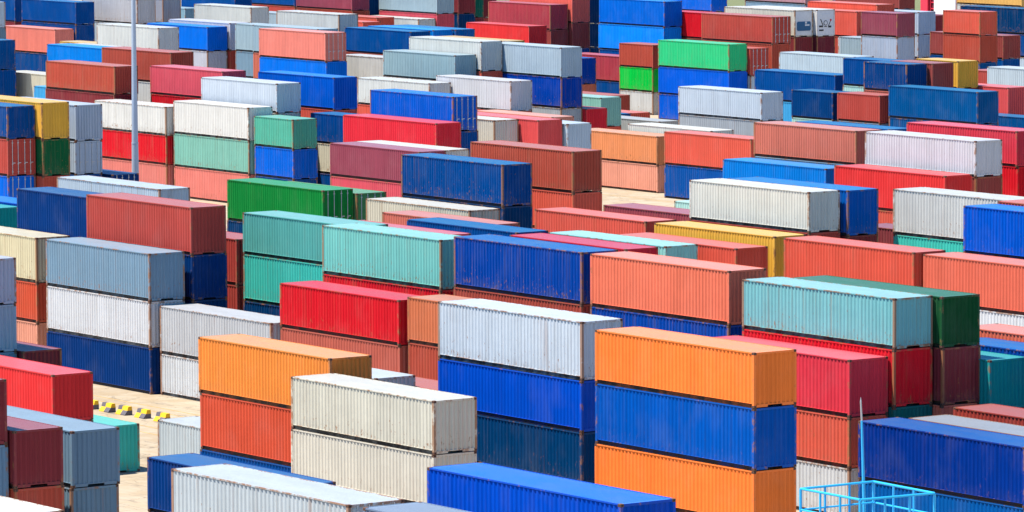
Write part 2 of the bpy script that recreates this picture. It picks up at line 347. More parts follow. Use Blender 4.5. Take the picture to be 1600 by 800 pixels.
# bottom-first stacks: x, y, length, [(height, colour, flags, label)]
STACKS = [
(-204.234,105.676,12.192,[
 (2.539, '', '', ''),
 (2.539, '', '', ''),
 (2.539, 'steelgrey', '', 'blue-grey container under the maroon one, left of the brick red one'),
 (2.83, 'maroon', '', 'maroon container on the blue-grey one, left of the blue-grey one'),
]),
(-203.951,108.248,12.192,[
 (2.85, '', '', ''),
 (2.85, 'brick', '', 'brick red container under the maroon one, right of the blue-grey one'),
 (2.52, 'maroon', '', 'maroon container on the brick red one, right of the blue-grey one'),
]),
(-205.848,112.168,12.192,[
 (2.594, 'maroon', 'h', 'container almost wholly hidden behind the stacks in front of it'),
 (2.594, 'slate', '', 'blue-grey container under another blue-grey one, right of the brick red one'),
 (2.52, 'slate', '', 'blue-grey container left of the turquoise one'),
]),
(-241.928,134.785,12.192,[
 (2.52, 'teal', '', 'turquoise container right of the blue-grey one'),
]),
(-242.078,132.098,12.192,[
 (2.885, 'coral', 'h', 'coral red container at bottom far left'),
 (2.52, 'scarlet', '', 'scarlet container cut by the left edge'),
]),
(-254.189,137.293,12.192,[
 (2.365, '', '', ''),
 (2.83, 'maroon', '', 'maroon container at lower far left'),
]),
(-254.734,134.723,12.192,[
 (2.579, '', '', ''),
 (2.579, 'steelgrey', '', 'blue-grey container under another blue-grey one, left of the maroon one'),
 (2.579, 'greysteel', '', 'blue-grey container under the pale lavender one, on another blue-grey one'),
 (2.52, 'greylav', '', 'pale lavender container on the blue-grey one, left of the rust orange one'),
]),
(-288.644,157.798,12.192,[
 (2.476, 'palesalmon', '', 'salmon container under the rust orange one, right of the blue-grey one'),
 (2.476, 'orangered', '', 'rust orange container under the beige one, on the salmon one'),
 (2.83, 'tan', '', 'beige container on the rust orange one, left of the brick red one'),
]),
(-270.255,154.928,12.192,[
 (2.742, 'navy', '', 'navy blue container at lower far left'),
 (2.742, 'white', '', 'white container under the blue-grey one'),
 (2.83, 'steel', '', 'blue-grey container on the white one'),
]),
(-257.771,155.438,12.192,[
 (2.42, 'white', '', 'white container under the light grey one, left of the orange one'),
 (2.83, 'grey', '', 'light grey container right of the navy blue one, left of the bright red one'),
]),
(-270.195,157.809,12.192,[
 (2.681, '', '', ''),
 (2.681, 'navy2', 'h', 'navy blue container under another navy blue one, at lower left'),
 (2.681, 'navy', '', 'navy blue container right of the blue-grey one'),
 (2.83, 'redbrick', '', 'brick red container on the navy blue one, right of the navy blue one'),
]),
(-283.303,160.375,12.192,[
 (2.484, '', '', ''),
 (2.484, '', '', ''),
 (2.484, '', '', ''),
 (2.83, 'navy', '', 'navy blue container right of the dark teal one, left of the brick red one'),
]),
(-309.264,178.289,13.716,[
 (2.867, '', '', ''),
 (2.867, '', '', ''),
 (2.83, 'paleblue', '', 'pale blue-grey container right of the brick red one, left of the salmon one'),
]),
(-357.912,204.251,12.192,[
 (2.405, '', '', ''),
 (2.83, 'navy', 'd', 'navy blue container with barred doors'),
]),
(-305.581,163.867,12.192,[
 (2.662, '', '', ''),
 (2.662, '', '', ''),
 (2.83, 'dteal', '', 'dark teal container cut by the left edge'),
]),
(-307.336,169.676,12.192,[
 (2.469, '', '', ''),
 (2.469, '', '', ''),
 (2.83, 'blue', '', 'bright blue container topping its stack, left of the navy blue one'),
]),
(-355.93,193.829,12.192,[
 (2.858, '', '', ''),
 (2.858, 'brightblue', 'd', 'bright blue container under the brick red one'),
 (2.83, 'redbrick', 'd', 'brick red container on the bright blue one'),
 (2.52, 'dkblue', '', 'dark blue container on the brick red one, at upper far left'),
]),
(-355.042,196.401,12.192,[
 (2.822, '', '', ''),
 (2.822, 'brick', '', 'brick red container under the dark green one, right of the bright blue one'),
 (2.822, 'dkgreen', '', 'dark green container under the yellow one'),
 (2.83, 'yellow', '', 'yellow container on the dark green one'),
]),
(-359.085,201.673,12.192,[
 (2.623, '', '', ''),
 (2.623, 'blue3', 'h', 'dark blue container under the pale blue-grey one, right of the brick red one'),
 (2.623, 'lavblue', 'd', 'pale blue-grey container with barred doors under another pale blue-grey one'),
 (2.83, 'lavblue', '', 'pale blue-grey container on another pale blue-grey one, at upper far left'),
]),
(-391.969,229.838,12.192,[
 (2.744, 'pink', '', 'salmon container left of the salmon one'),
 (2.52, 'red', '', 'bright red container at middle far left'),
 (2.52, 'cream2', '', 'cream white container on the bright red one, right of the pale blue-grey one'),
]),
(-379.509,230.444,12.192,[
 (2.652, 'pink', '', 'salmon container under the mint green one'),
 (2.83, 'mint', '', 'mint green container on the salmon one'),
 (2.83, 'cream2', '', 'cream white container on the mint green one, right of the cream white one'),
]),
(-367.079,230.852,6.058,[
 (2.575, 'dkblue', '', 'dark blue container under the bright blue one, right of the salmon one'),
 (2.52, 'brightblue', '', 'bright blue short container'),
 (2.52, 'sea', '', 'turquoise container on the bright blue one'),
]),
(-301.959,187.611,12.192,[
 (2.773, '', '', ''),
 (2.773, 'navy2', 'h', 'navy blue container under the green one'),
 (2.83, 'green', 'd', 'green container on the navy blue one'),
]),
(-301.677,190.189,12.192,[
 (2.615, '', '', ''),
 (2.615, '', '', ''),
 (2.83, 'sage', 'd', 'green container left of the salmon one'),
]),
(-285.56,188.365,12.192,[
 (2.623, '', '', ''),
 (2.623, '', '', ''),
 (2.83, 'beige', '', 'beige container at middle centre'),
]),
(-328.982,213.738,12.192,[
 (2.856, '', '', ''),
 (2.856, 'pinkred', '', 'pinkish red container under the dusty rose one, left of the dark blue one'),
 (2.52, 'rose', '', 'dusty rose container on the pinkish red one, right of the dark blue one'),
]),
(-330.139,216.669,12.192,[
 (2.662, '', '', ''),
 (2.662, '', '', ''),
 (2.83, 'rustywhite', '', 'rusty white container right of the beige one, at upper centre, the leftmost'),
]),
(-292.613,195.958,12.192,[
 (2.477, '', '', ''),
 (2.477, '', '', ''),
 (2.477, 'navy2', 'h', 'navy blue container right of the green one'),
 (2.83, 'dkblue', '', 'dark blue container on the navy blue one, at middle centre'),
]),
(-293.45,202.331,12.192,[
 (2.658, '', '', ''),
 (2.658, 'dsalmon', 'h', 'container almost wholly hidden behind the stacks in front of it'),
 (2.658, 'coral', '', 'coral red container under the brick red one, left of the dusty rose one'),
 (2.83, 'brick', '', 'brick red container on the coral red one, right of the rusty white one'),
]),
(-368.594,265.408,12.192,[
 (2.418, 'palesalmon', '', 'salmon container under the orange one, right of the brick red one'),
 (2.52, 'apricot', '', 'orange container on the salmon one, left of the coral red one'),
]),
(-352.306,263.104,12.192,[
 (2.871, 'purpleblue', '', 'dark blue container under the coral red one'),
 (2.83, 'coral', '', 'coral red container on the dark blue one'),
]),
(-302.742,234.43,12.192,[
 (2.594, '', '', ''),
 (2.594, '', '', ''),
 (2.594, 'steel', 'h', 'blue-grey container under the salmon one'),
 (2.52, 'dsalmon', '', 'salmon container on the blue-grey one'),
]),
(-301.075,230.213,12.192,[
 (2.514, '', '', ''),
 (2.514, '', '', ''),
 (2.83, 'skyblue', '', 'sky blue container at middle right, the leftmost of two'),
]),
(-283.791,226.995,12.192,[
 (2.861, '', '', ''),
 (2.861, 'dcoral', '', 'coral red container left of the light grey one, at middle far right'),
 (2.83, 'scarlet', '', 'scarlet container on the coral red one, right of the sky blue one'),
]),
(-258.639,195.13,12.192,[
 (2.707, '', '', ''),
 (2.707, '', '', ''),
 (2.707, 'redbrick', 'h', 'brick red container under the cream white one, at middle right'),
 (2.52, 'cream', '', 'cream white container at middle right'),
]),
(-258.22,197.847,12.192,[
 (2.6, '', '', ''),
 (2.6, '', '', ''),
 (2.6, 'maroon', '', 'maroon container under the bright blue one, left of the maroon one'),
 (2.83, 'azure', '', 'bright blue container on the maroon one, right of the dark blue one'),
]),
(-245.883,201.345,12.192,[
 (2.579, '', '', ''),
 (2.579, '', '', ''),
 (2.579, 'teal', '', 'turquoise container at middle far right'),
 (2.83, 'palegrey', '', 'light grey container on the turquoise one, right of the maroon one'),
]),
(-233.143,196.257,12.192,[
 (2.6, '', '', ''),
 (2.6, '', '', ''),
 (2.6, 'maroon', 'h', 'container almost wholly hidden behind the stacks in front of it'),
 (2.83, 'royal', '', 'bright blue container at middle far right'),
]),
(-233.043,198.801,12.192,[
 (2.65, '', '', ''),
 (2.65, '', '', ''),
 (2.65, '', '', ''),
 (2.83, 'dcoral', '', 'coral red container topping its stack, cut by the right edge, at middle far right'),
]),
(-286.766,236.067,12.192,[
 (2.849, '', '', ''),
 (2.849, '', '', ''),
 (2.849, 'red', '', 'bright red container under the crimson one, cut by the right edge'),
 (2.52, 'crimson', '', 'crimson container on the bright red one, right of the dark blue one'),
]),
(-277.432,238.645,12.192,[
 (2.658, '', '', ''),
 (2.658, '', '', ''),
 (2.658, 'coral', '', 'container almost wholly hidden behind the stacks in front of it'),
 (2.83, 'seagreen', '', 'container almost wholly hidden behind the stacks in front of it'),
]),
(-284.142,230.054,12.192,[
 (2.758, '', '', ''),
 (2.758, '', '', ''),
 (2.758, 'brown', '', 'brown container under the pale lavender one, left of the bright red one'),
 (2.52, 'lavwhite', '', 'pale lavender container on the brown one, right of the salmon one'),
]),
(-262.262,164.058,12.192,[
 (2.313, '', '', ''),
 (2.313, 'navy2', '', 'navy blue container under the turquoise one'),
 (2.83, 'teal', '', 'turquoise container under another turquoise one'),
 (2.52, 'turq', '', 'turquoise container on another turquoise one'),
]),
(-276.531,164.923,12.192,[
 (2.662, '', '', ''),
 (2.662, 'brickred', '', 'brick red container at lower left'),
 (2.83, 'brickred', '', 'brick red container on another brick red one, right of the navy blue one'),
]),
(-249.267,161.335,12.192,[
 (2.473, '', '', ''),
 (2.473, '', '', ''),
 (2.473, 'red', '', 'bright red container at lower centre'),
 (2.83, 'aqua', '', 'pale aqua container on the bright red one, right of the turquoise one'),
]),
(-235.009,160.859,12.192,[
 (2.6, '', '', ''),
 (2.6, '', '', ''),
 (2.6, 'brick', '', 'brick red container under the bright blue one, right of the rust orange one'),
 (2.83, 'cobalt', '', 'bright blue container at middle centre'),
]),
(-221.007,160.102,12.192,[
 (2.637, '', '', ''),
 (2.637, '', '', ''),
 (2.637, 'dblue2', '', 'dark blue container at lower right'),
 (2.83, 'salmon', '', 'salmon container on the dark blue one, right of the brick red one'),
]),
(-245.318,155.884,12.192,[
 (2.494, '', '', ''),
 (2.52, 'dsalmon2', '', 'salmon container under the bright red one, left of the brick red one'),
 (2.52, 'red', '', 'bright red container at lower left'),
]),
(-232.833,156.278,12.192,[
 (2.603, '', '', ''),
 (2.603, 'brick', '', 'brick red container under the rust orange one'),
 (2.52, 'apricot2', '', 'rust orange container on the brick red one'),
]),
(-209.321,142.288,12.192,[
 (2.474, 'coral', 'h', 'container almost wholly hidden behind the stacks in front of it'),
 (2.474, 'navy2', '', 'navy blue container at bottom centre'),
 (2.474, 'cobalt2', '', 'bright blue container left of the orange one'),
 (2.83, 'bluewhite', '', 'white container on the bright blue one, right of the brick red one'),
]),
(-193.402,140.335,12.192,[
 (2.495, 'navy2', 'h', 'container almost wholly hidden behind the stacks in front of it'),
 (2.495, 'orange', '', 'orange container cut by the bottom edge'),
 (2.83, 'azure2', '', 'bright blue container at bottom right'),
 (2.52, 'orange', '', 'orange container on the bright blue one, right of the bright blue one'),
]),
(-239.861,171.515,12.192,[
 (2.422, '', '', ''),
 (2.83, '', '', ''),
]),
(-205.884,155.88,12.192,[
 (2.491, 'lightgrey', '', 'light grey container under the coral red one'),
 (2.491, 'coral', '', 'coral red container on the light grey one'),
 (2.83, 'crimson', '', 'crimson container at lower right'),
]),
(-205.551,158.377,12.192,[
 (2.663, '', '', ''),
 (2.663, 'dteal2', '', 'dark teal container under the bright red one'),
 (2.83, 'red', '', 'bright red container on the dark teal one'),
 (2.52, 'aqua2', '', 'pale aqua container at lower right'),
]),
(-204.91,160.883,12.192,[
 (2.646, '', '', ''),
 (2.646, 'dsalmon', 'h', 'salmon container under the maroon one'),
 (2.83, 'maroon', '', 'maroon container on the salmon one'),
 (2.52, 'forest', '', 'dark green container at lower far right'),
]),
(-241.828,189.505,12.192,[
 (2.831, '', '', ''),
 (2.831, '', '', ''),
 (2.83, 'coral2', '', 'coral red container topping its stack, right of the coral red one'),
]),
(-229.336,190.032,12.192,[
 (2.78, '', '', ''),
 (2.78, 'white', '', 'white container under the salmon one'),
 (2.83, 'salmon2', '', 'salmon container on the white one'),
]),
(-204.037,163.275,12.192,[
 (2.463, '', '', ''),
 (2.463, 'coral', 'h', 'container almost wholly hidden behind the stacks in front of it'),
 (2.52, 'dteal', '', 'dark teal container cut by the right edge'),
]),
(-190.901,160.088,12.192,[
 (2.65, '', '', ''),
 (2.83, 'brickred', '', 'brick red container cut by the right edge'),
]),
(-189.339,155.923,12.192,[
 (2.59, 'dsalmon', 'h', 'container almost wholly hidden behind the stacks in front of it'),
 (2.83, 'weathered', '', 'light grey container at bottom far right'),
]),
(-189.878,153.345,12.192,[
 (2.596, 'azure3', '', 'bright blue container under another bright blue one, cut by the right edge'),
 (2.83, 'ultra', '', 'bright blue container on another bright blue one, right of the light grey one'),
]),
(-219.219,134.46,12.192,[
 (2.501, 'dkblue', 'h', 'dark blue container under the rust orange one, left of the cream white one'),
 (2.83, 'orangered', '', 'rust orange container at bottom left'),
 (2.83, 'amber', '', 'orange container on the rust orange one, at lower left'),
]),
(-206.789,131.976,12.192,[
 (2.452, 'brown', 'h', 'container almost wholly hidden behind the stacks in front of it'),
 (2.52, 'ivory', '', 'cream white container right of the dark blue one, left of the navy blue one'),
 (2.52, 'ivory', '', 'cream white container on another cream white one, right of the rust orange one'),
]),
(-200.932,120.398,12.192,[
 (2.639, 'navy2', 'h', 'container almost wholly hidden behind the stacks in front of it'),
 (2.52, 'navyp', '', 'navy blue container cut by the bottom edge'),
]),
(-165.149,100.012,12.192,[
 (2.437, '', '', ''),
 (2.437, '', '', ''),
 (2.437, 'palegrey', 'h', 'container almost wholly hidden behind the stacks in front of it'),
 (2.83, 'palegrey2', 'd', 'white container with barred doors topping its stack'),
]),
(-148.186,97.495,12.192,[
 (2.667, '', '', ''),
 (2.667, '', '', ''),
 (2.667, '', '', ''),
 (2.83, 'slate2', '', 'blue-grey container at bottom centre'),
]),
(-156.736,106.02,12.192,[
 (2.594, '', '', ''),
 (2.594, '', '', ''),
 (2.594, '', '', ''),
 (2.83, 'cobalt2', '', 'bright blue container cut by the bottom edge'),
]),
(-166.041,86.362,12.192,[
 (2.667, '', '', ''),
 (2.667, '', '', ''),
 (2.667, '', '', ''),
 (2.83, 'cream', '', 'cream white container left of the blue-grey one'),
]),
(-228.509,137.579,12.192,[
 (2.83, 'palegrey2', '', 'white container right of the turquoise one, left of the rust orange one'),
]),
(-228.008,142.84,12.192,[
 (2.95, '', '', ''),
 (2.83, 'palegrey2', '', 'white container left of the brick red one, at lower centre'),
]),
(-223.873,145.349,12.192,[
 (2.358, '', '', ''),
 (2.83, 'brick', '', 'brick red container right of the white one, left of the bright blue one'),
]),
(-271.825,182.39,12.192,[
 (2.555, '', '', ''),
 (2.555, '', '', ''),
 (2.83, 'dkblue', '', 'dark blue container topping its stack, left of the coral red one, at middle centre'),
]),
(-271.157,176.06,12.192,[
 (2.663, '', '', ''),
 (2.663, '', '', ''),
 (2.83, 'pinkred', '', 'pinkish red container topping its stack, at middle centre, the leftmost'),
]),
(-272.314,192.793,12.192,[
 (2.599, '', '', ''),
 (2.599, '', '', ''),
 (2.83, 'coral', '', 'coral red container left of the cream white one, at middle centre'),
]),
(-271.081,197.466,12.192,[
 (2.649, '', '', ''),
 (2.649, '', '', ''),
 (2.83, 'rose2', '', 'dusty rose container right of the coral red one, at middle centre'),
]),
(-296.418,222.202,12.192,[
 (2.65, '', '', ''),
 (2.83, 'palemint', '', 'mint green container at middle right'),
]),
(-256.667,190.889,12.192,[
 (2.73, '', '', ''),
 (2.73, 'brick', 'h', 'container almost wholly hidden behind the stacks in front of it'),
 (2.83, 'yellow', '', 'yellow container right of the crimson one'),
]),
(-258.875,184.311,12.192,[
 (2.538, '', '', ''),
 (2.538, '', '', ''),
 (2.83, 'aqua3', '', 'pale aqua container at middle centre, the rightmost of two'),
]),
(-259.384,181.733,12.192,[
 (2.509, '', '', ''),
 (2.509, '', '', ''),
 (2.83, 'crimson2', '', 'crimson container left of the yellow one'),
]),
(-256.376,187.705,12.192,[
 (2.469, '', '', ''),
 (2.469, '', '', ''),
 (2.83, 'coral2', '', 'coral red container right of the bright blue one, left of the coral red one'),
]),
(-379.532,233.304,12.192,[
 (2.568, '', '', ''),
 (2.568, '', '', ''),
 (2.568, 'palegrey', 'h', 'light grey container under the pale blue-grey one, at upper left'),
 (2.52, 'paleblue2', '', 'pale blue-grey container on the light grey one, right of the bright red one'),
]),
(-382.935,241.284,12.192,[
 (2.483, '', '', ''),
 (2.483, '', '', ''),
 (2.483, 'coral', '', 'coral red container under the bright blue one'),
 (2.83, 'blue', '', 'bright blue container on the coral red one'),
]),
(-392.363,235.874,12.192,[
 (2.689, '', '', ''),
 (2.689, '', '', ''),
 (2.689, 'red', '', 'bright red container under the pinkish red one, right of the light grey one'),
 (2.52, 'pinkred', '', 'pinkish red container on the bright red one, right of the light grey one'),
]),
(-404.92,232.371,12.192,[
 (2.694, '', '', ''),
 (2.694, '', '', ''),
 (2.694, 'maroon', '', 'maroon container under the brick red one, right of the sky blue one'),
 (2.52, 'brick', '', 'brick red container on the maroon one, right of the beige one'),
]),
(-408.461,240.392,12.192,[
 (2.858, '', '', ''),
 (2.858, '', '', ''),
 (2.858, 'palegrey', 'h', 'light grey container under the brick red one, right of the maroon one'),
 (2.83, 'brick', '', 'brick red container on the light grey one, right of the sky blue one'),
]),
(-426.721,245.068,12.192,[
 (2.66, '', '', ''),
 (2.66, '', '', ''),
 (2.66, '', '', ''),
 (2.83, 'skyblue', '', 'sky blue container right of the dark blue one, left of the brick red one'),
]),
(-510.789,287.396,12.192,[
 (2.648, '', '', ''),
 (2.648, 'dkblue', '', 'dark blue container under the salmon one, right of the dark blue one'),
 (2.83, 'pink', '', 'salmon container at top far left'),
]),
(-438.218,238.845,12.192,[
 (2.847, '', '', ''),
 (2.847, 'brick', 'h', 'container almost wholly hidden behind the stacks in front of it'),
 (2.847, 'blue3', '', 'dark blue container under another dark blue one, cut by the left edge'),
 (2.83, 'midblue', '', 'dark blue container on another dark blue one, cut by the left edge'),
]),
(-510.555,289.969,12.192,[
 (2.85, '', '', ''),
 (2.85, '', '', ''),
 (2.85, 'dkblue', '', 'dark blue container under another dark blue one, at top far left'),
 (2.52, 'dkblue', '', 'dark blue container on another dark blue one, right of the dark blue one'),
]),
(-531.212,293.862,12.192,[
 (2.667, '', '', ''),
 (2.667, '', '', ''),
 (2.667, 'maroon', 'h', 'maroon container at top far left'),
 (2.83, 'dkblue', '', 'dark blue container on the maroon one, left of the dark blue one'),
]),
(-510.914,278.806,12.192,[
 (2.848, '', '', ''),
 (2.848, '', '', ''),
 (2.848, 'slate', '', 'blue-grey container at top far left'),
 (2.83, 'paleblue', '', 'pale blue-grey container on the blue-grey one, left of the dark blue one'),
]),
(-506.814,295.776,12.192,[
 (2.85, '', '', ''),
 (2.85, '', '', ''),
 (2.85, 'paleblue', '', 'pale blue-grey container under the light grey one, left of the bright blue one'),
 (2.83, 'warmgrey', '', 'light grey container on the pale blue-grey one, cut by the top edge'),
]),
(-453.309,266.23,12.192,[
 (2.762, '', '', ''),
 (2.762, '', '', ''),
 (2.762, '', '', ''),
 (2.83, 'offwhite', '', 'white container left of the pale lavender one, at top far left, the rightmost of two'),
]),
(-516.262,304.816,12.192,[
 (2.667, '', '', ''),
 (2.667, '', '', ''),
 (2.667, 'dkblue', 'h', 'container almost wholly hidden behind the stacks in front of it'),
 (2.83, 'rustygrey', '', 'light grey container right of the light grey one, cut by the top edge'),
]),
(-537.619,320.88,12.192,[
 (2.856, '', '', ''),
 (2.856, '', '', ''),
 (2.83, 'greyteal', '', 'pale blue-grey container left of the white one, at top left, the second from left'),
]),
(-464.148,278.62,12.192,[
 (2.626, '', '', ''),
 (2.626, '', '', ''),
 (2.626, 'lavender', '', 'pale lavender container under the bright blue one, right of the brick red one'),
 (2.52, 'azure4', '', 'bright blue container at top left'),
]),
(-501.86,307.67,12.192,[
 (2.478, '', '', ''),
 (2.478, '', '', ''),
 (2.478, '', '', ''),
 (2.83, 'offwhite', '', 'white container left of the white one, at top left, the fourth from left'),
]),
(-463.857,281.198,12.192,[
 (2.634, '', '', ''),
 (2.634, '', '', ''),
 (2.634, 'redbrick', 'h', 'brick red container at upper left'),
 (2.83, 'lavender', '', 'pale lavender container on the brick red one, right of the white one'),
]),
(-449.314,280.394,12.192,[
 (2.666, '', '', ''),
 (2.666, 'paleblue', 'h', 'container almost wholly hidden behind the stacks in front of it'),
 (2.666, 'steel', 'h', 'blue-grey container at upper left'),
 (2.83, 'greyblue', '', 'pale blue-grey container on the blue-grey one, right of the bright blue one'),
]),
(-501.538,305.099,12.192,[
 (2.895, '', '', ''),
 (2.83, '', '', ''),
]),
(-542.814,339.707,12.192,[
 (2.667, '', '', ''),
 (2.667, '', '', ''),
 (2.667, 'redbrick', 'h', 'brick red container under the dark blue one, left of the brick red one'),
 (2.83, 'dkblue', '', 'dark blue container on the brick red one, right of the dark blue one'),
]),
(-517.768,331.732,12.192,[
 (2.868, '', '', ''),
 (2.868, '', '', ''),
 (2.868, 'brick', 'h', 'brick red container under the dusty rose one, right of the brick red one'),
 (2.83, 'rose', '', 'dusty rose container on the brick red one, right of the brick red one'),
]),
(-508.635,329.155,12.192,[
 (2.701, '', '', ''),
 (2.701, '', '', ''),
 (2.83, 'coral', '', 'coral red container right of the white one, at top centre, the rightmost of two'),
]),
(-519.904,339.332,12.192,[
 (2.46, '', '', ''),
 (2.46, '', '', ''),
 (2.83, '', '', ''),
]),
(-501.943,322.829,12.192,[
 (2.662, '', '', ''),
 (2.662, '', '', ''),
 (2.83, 'coral', '', 'coral red container right of the white one, at top centre, the leftmost of two'),
]),
(-462.319,293.712,12.192,[
 (2.822, '', '', ''),
 (2.822, '', '', ''),
 (2.822, '', '', ''),
 (2.83, 'offwhite', '', 'white container left of the coral red one, at top left'),
]),
(-524.085,327.258,12.192,[
 (2.663, '', '', ''),
 (2.663, '', '', ''),
 (2.83, 'greyblue', '', 'pale blue-grey container left of the white one, at top left, the rightmost'),
]),
(-441.812,277.816,12.192,[
 (2.742, '', '', ''),
 (2.742, 'brown', 'h', 'container almost wholly hidden behind the stacks in front of it'),
 (2.742, 'dsalmon', 'h', 'salmon container left of the bright blue one'),
 (2.83, 'greyblue2', '', 'pale blue-grey container on the salmon one, right of the pale lavender one'),
]),
(-433.327,273.197,12.192,[
 (2.777, '', '', ''),
 (2.777, '', '', ''),
 (2.777, 'azure4', '', 'bright blue container right of the salmon one'),
 (2.83, 'pink', 'd', 'salmon container with barred doors'),
]),
(-445.305,291.242,12.192,[
 (2.571, '', '', ''),
 (2.571, '', '', ''),
 (2.571, 'brick', 'h', 'brick red container under the dark blue one, right of the salmon one'),
 (2.52, 'blue3', '', 'dark blue container on the brick red one, right of the salmon one'),
]),
(-444.993,293.795,12.192,[
 (2.495, '', '', ''),
 (2.495, '', '', ''),
 (2.495, '', '', ''),
 (2.83, 'skyblue', '', 'sky blue container right of the white one, left of the scarlet one'),
]),
(-444.666,296.36,12.192,[
 (2.493, '', '', ''),
 (2.493, '', '', ''),
 (2.493, '', '', ''),
 (2.83, 'midblue2', '', 'dark blue container topping its stack, left of the scarlet one, at top centre'),
]),
(-507.649,334.278,12.192,[
 (2.547, '', '', ''),
 (2.547, '', '', ''),
 (2.83, 'offwhite', '', 'white container right of the white one, at top centre'),
]),
(-507.484,336.823,12.192,[
 (2.809, '', '', ''),
 (2.809, '', '', ''),
 (2.809, 'pinkred', '', 'pinkish red container under the pale blue-grey one, left of the navy blue one'),
 (2.83, 'greyblue', '', 'pale blue-grey container on the pinkish red one, left of the maroon one'),
]),
(-510.422,341.887,12.192,[
 (2.725, '', '', ''),
 (2.725, '', '', ''),
 (2.725, 'navy2', '', 'navy blue container under the maroon one, right of the pinkish red one'),
 (2.83, 'maroon', '', 'maroon container on the navy blue one, left of the dark teal one'),
]),
(-512.361,344.425,12.192,[
 (2.525, '', '', ''),
 (2.525, '', '', ''),
 (2.525, 'maroon', 'h', 'maroon container under the dark teal one'),
 (2.83, 'forest2', '', 'dark teal container on the maroon one'),
]),
(-475.21,327.139,12.192,[
 (2.859, '', '', ''),
 (2.859, '', '', ''),
 (2.83, 'scarlet', '', 'scarlet container right of the dark blue one, at top centre'),
]),
(-478.807,332.651,12.192,[
 (2.596, '', '', ''),
 (2.596, '', '', ''),
 (2.596, 'brown', '', 'brown container under the brick red one, right of the scarlet one'),
 (2.83, 'redbrick2', '', 'brick red container on the brown one, right of the dark teal one'),
]),
(-478.219,335.229,12.192,[
 (2.837, '', '', ''),
 (2.837, 'dkblue', 'h', 'dark blue container under the brown one, right of the pale blue-grey one'),
 (2.837, 'brown', '', 'brown container under the coral red one, left of the navy blue one'),
 (2.83, 'coral3', '', 'coral red container on the brown one, left of the navy blue one'),
]),
(-462.921,336.622,12.192,[
 (2.854, '', '', ''),
 (2.854, 'blue3', '', 'dark blue container under the sky blue one, left of the brick red one'),
 (2.854, 'lightblue', '', 'sky blue container under the bright blue one, on the dark blue one'),
 (2.83, 'azure5', '', 'bright blue container on the sky blue one, right of the navy blue one'),
]),
(-507.097,376.736,12.192,[
 (2.487, '', '', ''),
 (2.487, '', '', ''),
 (2.487, 'navy2', 'h', 'container almost wholly hidden behind the stacks in front of it'),
 (2.83, 'brightblue', '', 'bright blue container right of the bright blue one'),
]),
(-506.342,390.718,12.192,[
 (2.667, '', '', ''),
 (2.667, '', '', ''),
 (2.667, 'steel', 'h', 'blue-grey container right of the bright blue one'),
 (2.83, 'dustypink', '', 'dusty rose container on the blue-grey one, right of the bright blue one'),
]),
(-436.637,334.154,12.192,[
 (2.859, '', '', ''),
 (2.859, '', '', ''),
 (2.859, 'maroon', '', 'maroon container under the cream white one, left of the maroon one'),
 (2.83, 'reeferA', 'a', 'cream refrigerated container with a blue machinery unit on its end'),
]),
(-436.09,336.687,12.192,[
 (2.858, '', '', ''),
 (2.858, '', '', ''),
 (2.858, 'maroon2', '', 'maroon container under the cream white one, left of the pale blue-grey one'),
 (2.83, 'reeferB', 'b', 'cream refrigerated container with a round fan and black vents on its end'),
]),
(-433.727,328.827,12.192,[
 (2.716, '', '', ''),
 (2.716, '', '', ''),
 (2.716, 'brick', '', 'brick red container under another brick red one, at upper right'),
 (2.83, 'redbrick', 'd', 'brick red container with barred doors on another brick red one'),
]),
(-482.531,354.57,12.192,[
 (2.662, '', '', ''),
 (2.662, '', '', ''),
 (2.83, '', '', ''),
]),
(-453.895,339.194,12.192,[
 (2.451, '', '', ''),
 (2.451, '', '', ''),
 (2.451, 'brown', 'h', 'brown container under the bright red one, right of the sky blue one'),
 (2.83, 'red', '', 'bright red container on the brown one, right of the sky blue one'),
]),
(-445.008,326.299,6.058,[
 (2.417, 'palegrey', '', 'light grey container under the vivid green one'),
 (2.52, 'vivid', '', 'vivid green short container'),
 (2.52, 'brick', '', 'brick red container on the vivid green one'),
]),
(-432.848,322.471,12.192,[
 (2.736, 'azure6', '', 'bright blue container under another bright blue one, left of the pale blue-grey one'),
 (2.83, 'azure6', '', 'bright blue container under the vivid green one'),
 (2.83, 'emerald', '', 'vivid green container on the bright blue one'),
]),
(-399.951,277.59,12.192,[
 (2.638, '', '', ''),
 (2.638, 'grey2', '', 'light grey container under the bright blue one, left of the mint green one'),
 (2.83, 'cobalt3', '', 'bright blue container under the pale blue-grey one, on the light grey one'),
 (2.83, 'paleblue3', '', 'pale blue-grey container on the bright blue one, right of the coral red one'),
]),
(-397.242,269.986,12.192,[
 (2.7, '', '', ''),
 (2.7, 'coral', 'h', 'coral red container under the pale lavender one, right of the bright blue one'),
 (2.83, 'lavwhite', '', 'pale lavender container right of the white one, at upper centre, the rightmost'),
]),
(-354.465,234.257,12.192,[
 (2.484, '', '', ''),
 (2.484, '', '', ''),
 (2.484, 'dkblue', '', 'dark blue container under the bright blue one, right of the bright red one'),
 (2.83, 'blue', 'd', 'bright blue container with barred doors on the dark blue one'),
]),
(-354.583,231.68,13.716,[
 (2.745, '', '', ''),
 (2.745, '', '', ''),
 (2.83, 'red2', '', 'bright red container left of the dark blue one, at upper centre'),
]),
(-367.474,236.771,12.192,[
 (2.552, 'dkblue', 'h', 'dark blue container under the beige one, right of the dark blue one'),
 (2.552, 'beige', '', 'beige container at middle left'),
 (2.52, 'dkblue', '', 'dark blue container at upper left'),
]),
(-355.926,239.339,12.192,[
 (2.634, '', '', ''),
 (2.634, 'coral', 'h', 'container almost wholly hidden behind the stacks in front of it'),
 (2.83, 'rustywhite', '', 'rusty white container right of the bright blue one, at upper centre, the rightmost'),
]),
(-353.329,241.899,12.192,[
